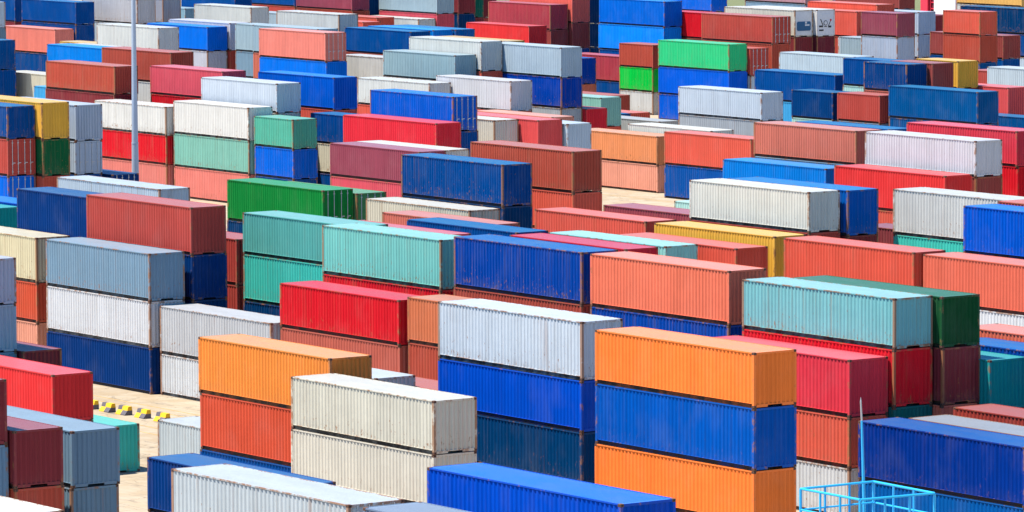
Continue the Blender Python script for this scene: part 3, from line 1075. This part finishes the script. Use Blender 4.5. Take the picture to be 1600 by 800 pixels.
 (2.648, '', '', ''),
 (2.648, '', '', ''),
 (2.83, 'scarlet2', '', 'scarlet container topping its stack, left of the pale blue-grey one, at upper centre'),
]),
(-352.838,244.45,12.192,[
 (2.456, '', '', ''),
 (2.456, '', '', ''),
 (2.83, 'paleblue', '', 'pale blue-grey container left of the orange one, at upper centre'),
]),
(-387.121,267.408,12.192,[
 (2.732, '', '', ''),
 (2.83, 'palesalmon', '', 'salmon container left of the mint green one'),
]),
(-434.447,283.46,12.192,[
 (2.663, 'dkblue', 'h', 'container almost wholly hidden behind the stacks in front of it'),
 (2.663, 'palegrey', 'h', 'container almost wholly hidden behind the stacks in front of it'),
 (2.83, 'palegrey', '', 'light grey container right of the bright blue one, at upper centre, the leftmost'),
]),
(-406.804,267.411,12.192,[
 (2.584, '', '', ''),
 (2.584, 'coral', '', 'coral red container under the white one, right of the coral red one, at upper centre'),
 (2.52, 'offwhite', '', 'white container on the coral red one, right of the bright blue one'),
]),
(-409.945,272.514,12.192,[
 (2.481, '', '', ''),
 (2.481, '', '', ''),
 (2.481, 'offwhite', '', 'white container under the pale blue-grey one, left of the pale lavender one'),
 (2.52, 'greyblue2', '', 'pale blue-grey container on the white one, right of the light grey one'),
]),
(-409.259,275.057,12.192,[
 (2.791, '', '', ''),
 (2.791, '', '', ''),
 (2.791, 'coral', 'h', 'coral red container right of the pale blue-grey one, left of the bright blue one'),
 (2.83, 'palegrey', '', 'light grey container on the coral red one, at upper centre, the rightmost of two'),
]),
(-414.411,281.268,12.192,[
 (2.667, '', '', ''),
 (2.667, '', '', ''),
 (2.667, '', '', ''),
 (2.83, 'straw', '', 'beige container right of the dark blue one, left of the brown one, at upper centre'),
]),
(-462.017,331.788,12.192,[
 (2.65, 'dkblue', 'h', 'dark blue container left of the vivid green one'),
 (2.83, 'redbrick2', '', 'brick red container on the dark blue one, left of the vivid green one'),
]),
(-461.141,323.707,12.192,[
 (2.88, 'dsalmon', 'h', 'salmon container under the bright blue one, right of the bright blue one'),
 (2.83, 'cobalt3', '', 'bright blue container on the salmon one, right of the pale blue-grey one'),
]),
(-444.198,315.726,12.192,[
 (2.83, 'brick', '', 'brick red container right of the bright blue one, at upper centre'),
]),
(-410.884,290.169,12.192,[
 (2.419, 'coral', 'h', 'coral red container under the mint green one, right of the bright red one'),
 (2.83, 'palemint2', '', 'mint green container right of the light grey one'),
]),
(-399.373,280.063,12.192,[
 (2.335, '', '', ''),
 (2.83, 'red2', '', 'bright red container left of the coral red one, at upper centre'),
]),
(-420.546,298.373,12.192,[
 (2.83, 'midblue', '', 'dark blue container right of the mint green one, at upper centre'),
]),
(-420.742,300.943,12.192,[
 (2.83, 'coral', '', 'coral red container topping its stack, right of the mint green one'),
]),
(-409.041,295.802,12.192,[
 (2.83, 'weathered2', '', 'light grey container right of the mint green one, left of the light grey one'),
]),
(-364.937,268.489,12.192,[
 (2.65, '', '', ''),
 (2.83, 'cream', '', 'cream white container right of the bright red one, at upper right'),
]),
(-369.084,277.232,12.192,[
 (2.858, '', '', ''),
 (2.858, 'grey2', '', 'light grey container under the pale blue-grey one, at upper right'),
 (2.52, 'paleblue2', '', 'pale blue-grey container on the light grey one, right of the bright blue one'),
]),
(-385.248,298.444,12.192,[
 (2.707, '', '', ''),
 (2.707, 'skylight', '', 'sky blue container under the dark blue one'),
 (2.83, 'dkblue', '', 'dark blue container on the sky blue one'),
]),
(-368.575,289.774,6.058,[
 (2.47, '', '', ''),
 (2.47, 'palemint', '', 'mint green container right of the sky blue one'),
 (2.52, 'dkblue2', '', 'navy blue short container on the mint green one'),
]),
(-360.836,288.951,6.058,[
 (2.545, '', '', ''),
 (2.545, 'steel', 'h', 'blue-grey container at upper right'),
 (2.52, 'redbrick', '', 'brick red short container on the blue-grey one'),
]),
(-353.595,288.95,12.192,[
 (2.87, '', '', ''),
 (2.87, 'navyteal', '', 'dark blue container under another dark blue one, left of the dark blue one'),
 (2.83, 'navyteal', '', 'dark blue container on another dark blue one, at upper far right'),
]),
(-409.584,320.391,12.192,[
 (2.662, '', '', ''),
 (2.662, '', '', ''),
 (2.83, 'paleblue3', '', 'pale blue-grey container right of the brick red one, left of the navy blue one'),
]),
(-370.806,297.533,12.192,[
 (2.486, '', '', ''),
 (2.486, '', '', ''),
 (2.486, 'palemint', '', 'mint green container under the dark blue one, right of the dark blue one'),
 (2.52, 'dkblue', '', 'dark blue container on the mint green one, right of the dark blue one'),
]),
(-360.313,291.532,6.058,[
 (2.595, '', '', ''),
 (2.595, '', '', ''),
 (2.595, 'dsalmon', 'h', 'salmon container under the navy blue one'),
 (2.52, 'dkblue2', '', 'navy blue container on the salmon one'),
]),
(-359.794,294.099,6.058,[
 (2.497, '', '', ''),
 (2.497, '', '', ''),
 (2.497, '', '', ''),
 (2.83, 'brown', '', 'brown container right of the dark blue one, at upper far right'),
]),
(-364.49,300.973,6.058,[
 (2.517, '', '', ''),
 (2.517, '', '', ''),
 (2.517, 'brick', 'h', 'brick red container under the yellow one'),
 (2.52, 'yellow', '', 'yellow container right of the navy blue one'),
]),
(-420.866,351.388,6.058,[
 (2.842, '', '', ''),
 (2.842, 'midblue', '', 'dark blue container right of the yellow one'),
 (2.842, 'brick', '', 'brick red short container under the coral red one'),
 (2.52, 'coral', '', 'coral red short container'),
]),
(-430.203,357.294,12.192,[
 (2.858, '', '', ''),
 (2.858, 'blue3', '', 'dark blue container under the brown one, at upper far right, the rightmost of two'),
 (2.52, 'brown', '', 'brown container on the dark blue one, at upper far right'),
]),
(-440.621,370.339,12.192,[
 (2.486, '', '', ''),
 (2.486, 'paleblue', 'h', 'pale blue-grey container under the dark blue one, right of the dark blue one'),
 (2.486, 'dkblue', '', 'dark blue container under the navy blue one, on the pale blue-grey one'),
 (2.83, 'navy2', '', 'navy blue container at top far right'),
]),
(-483.809,406.035,12.192,[
 (2.667, '', '', ''),
 (2.667, '', '', ''),
 (2.667, 'palegrey', 'h', 'light grey container under the beige one, at top far right'),
 (2.83, 'straw', '', 'beige container on the light grey one, cut by the right edge'),
]),
(-446.651,359.241,12.192,[
 (2.531, '', '', ''),
 (2.531, 'blue3', 'h', 'container almost wholly hidden behind the stacks in front of it'),
 (2.531, 'lavblue', '', 'pale blue-grey container under another pale blue-grey one, left of the brown one'),
 (2.52, 'lavblue', '', 'pale blue-grey container on another pale blue-grey one, right of the dusty rose one'),
]),
(-424.542,343.139,6.058,[
 (2.831, '', '', ''),
 (2.831, '', '', ''),
 (2.831, 'lavblue', '', 'pale blue-grey short container under the dusty rose one'),
 (2.52, 'rose', '', 'dusty rose short container on the pale blue-grey one'),
]),
(-488.301,390.728,12.192,[
 (2.667, '', '', ''),
 (2.667, '', '', ''),
 (2.667, 'steel', 'h', 'blue-grey container at top far right'),
 (2.83, 'brown', '', 'brown container right of the dusty rose one, at top far right'),
]),
(-446.588,353.373,12.192,[
 (2.757, '', '', ''),
 (2.757, '', '', ''),
 (2.757, '', '', ''),
 (2.83, 'coral', '', 'coral red container right of the blue-grey one'),
]),
(-503.315,402.193,12.192,[
 (2.667, '', '', ''),
 (2.667, '', '', ''),
 (2.667, 'steel', 'h', 'blue-grey container right of the dusty rose one, left of the brown one'),
 (2.83, 'coral3', '', 'container almost wholly hidden behind the stacks in front of it'),
]),
(-447.018,350.804,12.192,[
 (2.53, '', '', ''),
 (2.53, '', '', ''),
 (2.53, 'brick', 'h', 'brick red container under the coral red one, left of the pale blue-grey one'),
 (2.83, 'coral', '', 'coral red container right of the cream white one, left of the dusty rose one'),
]),
(-457.037,355.951,12.192,[
 (2.641, '', '', ''),
 (2.641, '', '', ''),
 (2.83, '', '', ''),
]),
(-434.768,348.228,6.058,[
 (2.49, '', '', ''),
 (2.49, '', '', ''),
 (2.83, 'lavwhite', '', 'pale lavender container left of the pale blue-grey one, at upper right, the leftmost of two'),
]),
(-431.247,345.653,6.058,[
 (2.596, '', '', ''),
 (2.596, '', '', ''),
 (2.83, 'greyblue', '', 'pale blue-grey short container right of the maroon one'),
]),
(-372.931,316.831,12.192,[
 (2.782, '', '', ''),
 (2.782, 'blue3', 'h', 'container almost wholly hidden behind the stacks in front of it'),
 (2.83, 'paleblue2', '', 'pale blue-grey container right of the brick red one, at upper far right'),
]),
(-378.568,319.409,12.192,[
 (2.465, '', '', ''),
 (2.465, '', '', ''),
 (2.83, 'redbrick', '', 'brick red container right of the yellow one, left of the pale blue-grey one'),
]),
(-366.579,303.551,12.192,[
 (2.472, '', '', ''),
 (2.472, '', '', ''),
 (2.83, 'scarlet2', '', 'scarlet container at upper far right, the rightmost of two'),
]),
(-357.607,300.604,12.192,[
 (2.65, '', '', ''),
 (2.83, 'midblue', '', 'dark blue container right of the dark blue one, cut by the right edge'),
]),
(-331.191,260.745,12.192,[
 (2.463, '', '', ''),
 (2.463, '', '', ''),
 (2.83, 'blue3', '', 'dark blue container right of the light grey one, left of the crimson one'),
]),
(-432.505,325.043,12.192,[
 (2.529, '', '', ''),
 (2.529, 'paleblue', 'h', 'pale blue-grey container under the brick red one, right of the bright blue one'),
 (2.83, 'redbrick', 'd', 'brick red container right of the vivid green one'),
]),
(-278.467,184.966,12.192,[
 (2.497, '', '', ''),
 (2.497, '', '', ''),
 (2.83, 'dsalmon', '', 'salmon container right of the green one, left of the coral red one'),
]),
(-303.912,204.903,12.192,[
 (2.428, '', '', ''),
 (2.83, '', '', ''),
]),
(-305.82,207.481,12.192,[
 (2.545, '', '', ''),
 (2.83, '', '', ''),
]),
(-200.216,168.35,12.192,[
 (2.624, '', '', ''),
 (2.624, '', '', ''),
 (2.83, 'salmon2', '', 'salmon container right of the dark green one, cut by the right edge'),
]),
(-198.143,165.772,12.192,[
 (2.449, '', '', ''),
 (2.449, 'steel', 'h', 'container almost wholly hidden behind the stacks in front of it'),
 (2.83, 'cobalt', '', 'bright blue container at lower far right'),
]),
(-252.561,203.892,12.192,[
 (2.452, '', '', ''),
 (2.452, '', '', ''),
 (2.83, 'maroon', '', 'maroon container right of the maroon one, left of the turquoise one'),
]),
(-430.653,242.49,12.192,[
 (2.663, '', '', ''),
 (2.663, '', '', ''),
 (2.83, 'beige', '', 'beige container left of the brick red one, at upper far left'),
]),
(-411.56,234.949,12.192,[
 (2.548, '', '', ''),
 (2.548, '', '', ''),
 (2.83, 'skylight', '', 'sky blue container right of the beige one, at upper far left'),
]),
(-428.135,247.646,12.192,[
 (2.62, '', '', ''),
 (2.62, '', '', ''),
 (2.62, '', '', ''),
 (2.83, 'palegrey', '', 'light grey container left of the bright blue one, at upper far left'),
]),
(-476.044,274.891,12.192,[
 (2.663, '', '', ''),
 (2.663, '', '', ''),
 (2.83, 'straw', '', 'beige container right of the salmon one, left of the white one'),
]),
(-471.95,382.528,12.192,[
 (2.663, '', '', ''),
 (2.663, '', '', ''),
 (2.83, 'maroon', '', 'maroon container right of the pale blue-grey one, left of the coral red one'),
]),
(-483.639,340.623,12.192,[
 (2.667, '', '', ''),
 (2.667, 'navy2', '', 'navy blue container under another navy blue one, at upper centre'),
 (2.667, 'navy2', '', 'navy blue container under another navy blue one, on another navy blue one'),
 (2.83, 'navy2', '', 'navy blue container right of the coral red one, left of the bright blue one'),
]),
(-530.572,323.457,12.192,[
 (2.517, '', '', ''),
 (2.517, '', '', ''),
 (2.517, '', '', ''),
 (2.83, 'dkblue', '', 'dark blue container right of the light grey one, left of the dark blue one'),
]),
(-520.091,334.819,12.192,[
 (2.526, '', '', ''),
 (2.526, '', '', ''),
 (2.526, '', '', ''),
 (2.83, 'navy2', '', 'navy blue container right of the brick red one, left of the pale blue-grey one'),
]),
(-513.31,346.963,12.192,[
 (2.47, '', '', ''),
 (2.47, '', '', ''),
 (2.47, 'redbrick', '', 'brick red container under the maroon one, right of the navy blue one, at top centre'),
 (2.83, 'maroon', '', 'maroon container right of the dark teal one, left of the brick red one'),
]),
]
MAST = (-352.611, 210.5)
BARRIERS = [(-254.98, 148.47, 'chequered barrier peeping out beside the red container end, leftmost of the row'), (-253.17, 148.52, 'black and yellow chequered barrier, second from left in the row of five'), (-251.42, 148.58, 'black and yellow chequered barrier in the middle of the row of five'), (-249.48, 148.66, 'black and yellow chequered barrier, second from right in the row of five'), (-247.35, 148.64, 'black and yellow chequered barrier nearest the small white container, rightmost of the row')]
RAIL = [(-98.162, 77.464, 18.8), (-98.08, 79.699, 18.8), (-95.583, 79.576, 18.8), (-95.782, 77.416, 18.8)]
ROD_PTS = ((-100.314, 81.214, 17.65), (-100.357, 81.161, 19.985), (-100.373, 81.142, 20.458))
CRANE = (-502.875, 419.693)
YLINES = [151.99, 150.89, 147.03, 145.56, 260.92]
CAM = (8015.361376613013, 0.09360388471552804, 0.9591856211274564, -0.0047892042796502535, 36.29383679440322)
SUN = (-.165, -.36, .918)
SUN_STRENGTH = 5.0
SKY_STRENGTH = .12
SKY_SATURATION = 1.4
EXPOSURE = 0.82


# ------------------------------------------------------------------ build the stacks
for si, (x, y, L, tiers) in enumerate(STACKS):
    z = 0.0
    near = math.hypot(x, y) < 268
    for k, (h, colour, flag, label) in enumerate(tiers):      # bottom first
        if colour:
            rng = random.Random(si*37+k*5+11)
            jx = rng.uniform(-.04, .04) if k else 0; jy = rng.uniform(-.025, .025) if k else 0
            group = 'containers hidden behind the stacks in front' if 'wholly hidden' in label else 'shipping containers stacked in the yard'
            container(x+jx, y+jy, z, L, h, colour, label, door='d' in flag, unit=('a' if 'a' in flag else 'b' if 'b' in flag else None), near=near, group=group, rng=rng)
        z += h+.015

# ------------------------------------------------------------------ ground
def ground_mat():
    m, nt, b = new_mat('sunbleached yard concrete'); g = G(nt)
    tc = g.n('ShaderNodeTexCoord'); v = tc.outputs['Object']
    big = g.noise(v, .06, 5, .6); mid = g.noise(v, .5, 6, .65); fine = g.noise(v, 4.0, 5, .7)
    c = g.mix(g.ramp(big, .35, .65), (.33, .245, .15, 1), (.41, .325, .22, 1))
    c = g.mix(g.math('MULTIPLY', g.ramp(mid, .42, .68), .55), c, (.48, .42, .33, 1))
    c = g.mix(g.math('MULTIPLY', g.ramp(fine, .52, .74), .45), c, (.30, .23, .16, 1))
    # tyre and drag marks along the lanes
    tr = g.noise(g.scale(v, (.05, 1.6, 1)), 1.0, 4, .6)
    c = g.mix(g.math('MULTIPLY', g.ramp(tr, .52, .72), .28), c, (.26, .20, .14, 1))
    br = g.n('ShaderNodeTexBrick'); g.L(v, br.inputs['Vector']); br.inputs['Scale'].default_value = 1.0
    br.inputs['Brick Width'].default_value = 6.0; br.inputs['Row Height'].default_value = 4.2; br.inputs['Mortar Size'].default_value = .03
    c = g.mix(g.math('MULTIPLY', br.outputs['Fac'], .6), c, (.16, .13, .10, 1))
    vo = g.n('ShaderNodeTexVoronoi', feature='DISTANCE_TO_EDGE'); g.L(g.add(v, g.scale(g.noise(v, .8, 4), (1.5, 1.5, 1.5))), vo.inputs['Vector']); vo.inputs['Scale'].default_value = .30
    crack = g.math('MULTIPLY', g.ramp(vo.outputs['Distance'], .016, .003), g.ramp(mid, .40, .52))
    c = g.mix(g.math('MULTIPLY', crack, .7), c, (.14, .11, .08, 1))
    oil = g.ramp(g.noise(g.scale(v, (.5, 1.5, 1)), .55, 4, .7), .58, .70)
    c = g.mix(g.math('MULTIPLY', oil, .6), c, (.10, .09, .08, 1))
    # beyond the yard the concrete gives way to grass
    sp = g.n('ShaderNodeSeparateXYZ'); g.L(v, sp.inputs[0])
    far = g.ramp(g.math('ADD', sp.outputs[1], g.math('MULTIPLY', g.noise(v, .05, 3), 8)), 470, 476)
    c = g.mix(far, c, g.mix(mid, (.10, .12, .05, 1), (.20, .20, .09, 1)))
    g.L(c, b.inputs['Base Color']); b.inputs['Roughness'].default_value = .85; b.inputs['Specular IOR Level'].default_value = .2
    bp = g.n('ShaderNodeBump'); bp.inputs['Strength'].default_value = .3; bp.inputs['Distance'].default_value = .02
    g.L(fine, bp.inputs['Height']); g.L(bp.outputs[0], b.inputs['Normal'])
    return m
mb = MB(); mb.quad((-3000, -1500, 0), (1500, -1500, 0), (1500, 3000, 0), (-3000, 3000, 0))
o = link('ground', mb.mesh('ground', [ground_mat()])); o['kind'] = 'structure'
LINE = plain('worn yellow lane paint', (.42, .27, .10), .85, 0, .5, 1.2)
mb = MB()
for yy in YLINES: mb.box(-420, -120, yy, yy+.14, .001, .004)
o = link('lane_markings', mb.mesh('lane_markings', [LINE])); o['kind'] = 'structure'

# ------------------------------------------------------------------ high mast lamp post behind the white containers
POST = plain('galvanised lamp post', (.40, .46, .55), .5, .1, .08, 2)
px, py = MAST
t = thing('lamp_post', 'tall grey octagonal mast rising past the white and red containers, at the left', 'lamp post', (px, py, 0))
def taper(z): return .335-.0088*z
mb = MB(); mb.tube((0, 0, 0), (0, 0, 7.05), taper(0), taper(7.05), 12); mb.tube((0, 0, 7.05), (0, 0, 32), taper(7.05)-.012, taper(32), 12)
link('pole', mb.mesh('pole', [POST]), t)
mb = MB(); mb.tube((0, 0, 7.0), (0, 0, 7.12), taper(7)+.012, n=12); link('joint_collar', mb.mesh('joint_collar', [POST]), t)
mb = MB(); mb.tube((0, 0, 0), (0, 0, .06), .6, n=12); link('base_plate', mb.mesh('base_plate', [POST]), t)
mb = MB(); mb.tube((0, 0, 31.6), (0, 0, 31.8), 1.0, n=12)
link('lamp_ring', mb.mesh('lamp_ring', [POST]), t)
for i in range(6):
    a = i*math.pi/3; mb = MB(); mb.box(-.3, .3, -.2, .2, -.2, .2)
    l = link('floodlight', mb.mesh('floodlight', [REEF]), t, (1.2*math.cos(a), 1.2*math.sin(a), 31.6)); l.rotation_euler = (.5, 0, a+math.pi/2)

# ------------------------------------------------------------------ concrete barriers, chequered black and yellow
YEL = plain('yellow barrier paint', (.80, .46, .02), .7, 0, .25, 6); BLK = plain('black barrier paint', (.12, .105, .12), .75, 0, .35, 6)
def barrier(x, y, label):
    t = thing('concrete_barrier', label, 'barrier', (x, y, 0), 'black and yellow barriers on the concrete')
    mb = MB(); Lb = 1.05
    mb.prism([(0, 0), (.50, 0), (.50, .27), (.17, .27), (0, .05)], 0, Lb*.5, 0); mb.prism([(0, 0), (.50, 0), (.50, .27), (.17, .27), (0, .05)], Lb*.5, Lb, 1)
    link('sloped_foot', mb.mesh('sloped_foot', [YEL, BLK]), t)
    mb = MB(); u = [(.17, .271), (.50, .271), (.47, .50), (.24, .50)]
    mb.prism(u, 0, Lb*.42, 1); mb.prism(u, Lb*.42, Lb, 0)
    link('upright', mb.mesh('upright', [YEL, BLK]), t)
for x, y, lab in BARRIERS: barrier(x, y, lab)

# ------------------------------------------------------------------ blue lighting-tower platform in the foreground
BLU = plain('sky blue railing paint', (.03, .42, .78), .45, 0, .10, 5)
c0, c1, c2, c3 = [Vector(p) for p in RAIL]              # left, back, right, front corners of the top rail
zt = c0.z
ctr = (c0+c1+c2+c3)/4
t = thing('railed_platform', 'sky blue steel platform with tubular guard rails at the lower right corner', 'platform', (ctr.x, ctr.y, 0))
def rel(v): return (v.x-ctr.x, v.y-ctr.y, v.z)
cs = [c0, c1, c2, c3]
for nm, dz, r in (('top_rail', 0, .031), ('mid_rail', -.52, .024)):
    mb = MB()
    for i in range(4):
        a, b = cs[i]+Vector((0, 0, dz)), cs[(i+1) % 4]+Vector((0, 0, dz)); mb.tube(rel(a), rel(b), r, n=10)
    link(nm, mb.mesh(nm, [BLU]), t)
for i in range(4):
    a, b = cs[i], cs[(i+1) % 4]
    for k in range(3):
        p = a.lerp(b, k/3); mb = MB(); mb.tube(rel(p-Vector((0, 0, .02))), rel(p-Vector((0, 0, 1.12))), .03 if k else .036, n=8)
        link('rail_post', mb.mesh('rail_post', [BLU]), t)
    mb = MB(); q = [rel(a-Vector((0, 0, 1.12))), rel(b-Vector((0, 0, 1.12)))]
    mb.tube(q[0], q[1], .05, n=6); link('toe_board', mb.mesh('toe_board', [BLU]), t)
DECK = plain('grey deck grating', (.25, .27, .3), .7)
mb = MB(); n = [rel(p-Vector((0, 0, 1.16))) for p in cs]; m2 = [rel(p-Vector((0, 0, 1.24))) for p in cs]
mb.quad(*n); mb.quad(*reversed(m2))
for i in range(4): mb.quad(m2[i], m2[(i+1) % 4], n[(i+1) % 4], n[i])
link('deck', mb.mesh('deck', [DECK]), t)
mb = MB()
for i in range(4):
    p = cs[i].lerp(ctr, .25); mb.tube((p.x-ctr.x, p.y-ctr.y, 0), (p.x-ctr.x, p.y-ctr.y, zt-1.24), .09, n=8)
for k in range(9):
    z0 = k*(zt-1.3)/9; z1 = (k+1)*(zt-1.3)/9
    for i in range(4):
        p = cs[i].lerp(ctr, .25); q = cs[(i+1) % 4].lerp(ctr, .25); mb.tube((p.x-ctr.x, p.y-ctr.y, z0), (q.x-ctr.x, q.y-ctr.y, z1), .04, n=6)
link('tower_legs', mb.mesh('support_tower', [BLU]), t)
ROD = plain('bare metal rod', (.45, .45, .47), .4, .4)
a, m_, b_ = [Vector(p) for p in ROD_PTS]
t2 = thing('lightning_rod', 'thin blue lightning rod with bare grey tip standing at the railed platform', 'lightning rod', tuple(a))
mb = MB(); mb.tube((0, 0, 0), tuple(m_-a), .045, .028, 8); link('lower_tube', mb.mesh('lower_tube', [BLU]), t2)
mb = MB(); mb.tube(tuple(m_-a), tuple(b_-a), .024, .022, 8); mb.tube(tuple(b_-a), tuple(b_-a+Vector((0, 0, .12))), .022, .004, 8); link('tip', mb.mesh('tip', [ROD]), t2)

# ------------------------------------------------------------------ red yard crane at the back
RED = plain('red crane paint', (.72, .035, .07), .5, 0, .12, 1.5); WHT = plain('white cabinet paint', (.80, .80, .80), .5, 0, .05, 1); WIN = plain('dark stair mesh', (.16, .012, .03), .6)
cx, cy = CRANE
t = thing('gantry_crane', 'red yard crane with a white electrical cabinet, behind the stacks at top right', 'crane', (cx, cy, 0))
def cpart(nm, boxes, mats):
    mb = MB()
    for bb in boxes: mb.box(*bb)
    link(nm, mb.mesh(nm, mats), t)
cpart('leg', [(-4.3, -2.9, 0, 1.2, 1.2, 24)], [RED])
cpart('leg', [(4.7, 6.7, 0, 1.6, 1.2, 24)], [RED])
cpart('sill_beam', [(-5.2, 7.6, -.1, 1.3, 1.3, 2.9)], [RED])
cpart('top_girder', [(-5.2, 7.6, -.1, 1.3, 24.0, 26)], [RED])
cpart('electrical_cabinet', [(.3, 4.5, -1.6, .1, 3.2, 8.6)], [WHT])
cpart('control_unit', [(-.9, .2, -.8, .3, 4.0, 6.0)], [REEF])
cpart('stair_tower', [(-2.88, .2, .5, .6, 3.0, 10)], [WIN])
cpart('stair_guard', [(-2.88, .2, .40, .45, 3.0+.8*i, 3.14+.8*i) for i in range(9)]+[(-2.8+.8*i, -2.66+.8*i, .36, .39, 3.0, 10) for i in range(4)], [RED])
for sx in (-4, 6):
    mb = MB(); mb.box(sx-1.2, sx+1.2, .1, 1.1, .3, 1.2)
    for dx in (-.7, .7): mb.tube((sx+dx, .2, .55), (sx+dx, 1.0, .55), .55, n=16)
    link('wheel_bogie', mb.mesh('wheel_bogie', [BLACKP]), t)

# ------------------------------------------------------------------ light
sun_dir = Vector(SUN).normalized()
w = bpy.data.worlds.new('World'); scene.world = w; w.use_nodes = True
nt = w.node_tree; bg = nt.nodes['Background']; sky = nt.nodes.new('ShaderNodeTexSky'); sky.sky_type = 'NISHITA'; sky.sun_disc = False
sky.sun_elevation = math.asin(sun_dir.z); sky.sun_rotation = math.atan2(sun_dir.x, sun_dir.y)
sky.air_density = 1.0; sky.dust_density = .3; sky.ozone_density = 3.0
hs = nt.nodes.new('ShaderNodeHueSaturation'); hs.inputs['Saturation'].default_value = SKY_SATURATION; nt.links.new(sky.outputs[0], hs.inputs['Color']); nt.links.new(hs.outputs[0], bg.inputs[0]); bg.inputs[1].default_value = SKY_STRENGTH
sl = bpy.data.lights.new('sun', 'SUN'); sl.energy = SUN_STRENGTH; sl.angle = R(.53); sl.color = (1, .955, .86)
so = bpy.data.objects.new('sun', sl); COL.objects.link(so); so.rotation_euler = sun_dir.to_track_quat('Z', 'Y').to_euler(); so.location = (-150, 50, 120)

# ------------------------------------------------------------------ camera
f, pitch, yaw, roll, H = CAM
d = Vector((-math.sin(yaw)*math.cos(pitch), math.cos(yaw)*math.cos(pitch), -math.sin(pitch)))
r = Vector((math.cos(yaw), math.sin(yaw), 0)); u = r.cross(d)
r2 = r*math.cos(roll)+u*math.sin(roll); u2 = -r*math.sin(roll)+u*math.cos(roll)
cam = bpy.data.cameras.new('camera'); cam.sensor_width = 36; cam.lens = f/1600*36; cam.clip_start = 1; cam.clip_end = 6000
co = bpy.data.objects.new('camera', cam); COL.objects.link(co)
M = Matrix((r2, u2, -d)).transposed().to_4x4(); M.translation = Vector((0, 0, H)); co.matrix_world = M
scene.camera = co
scene.view_settings.view_transform = 'Standard'; scene.view_settings.look = 'None'; scene.view_settings.gamma = 1
scene.view_settings.exposure = EXPOSURE
scene.cycles.max_bounces = 6; scene.cycles.diffuse_bounces = 1
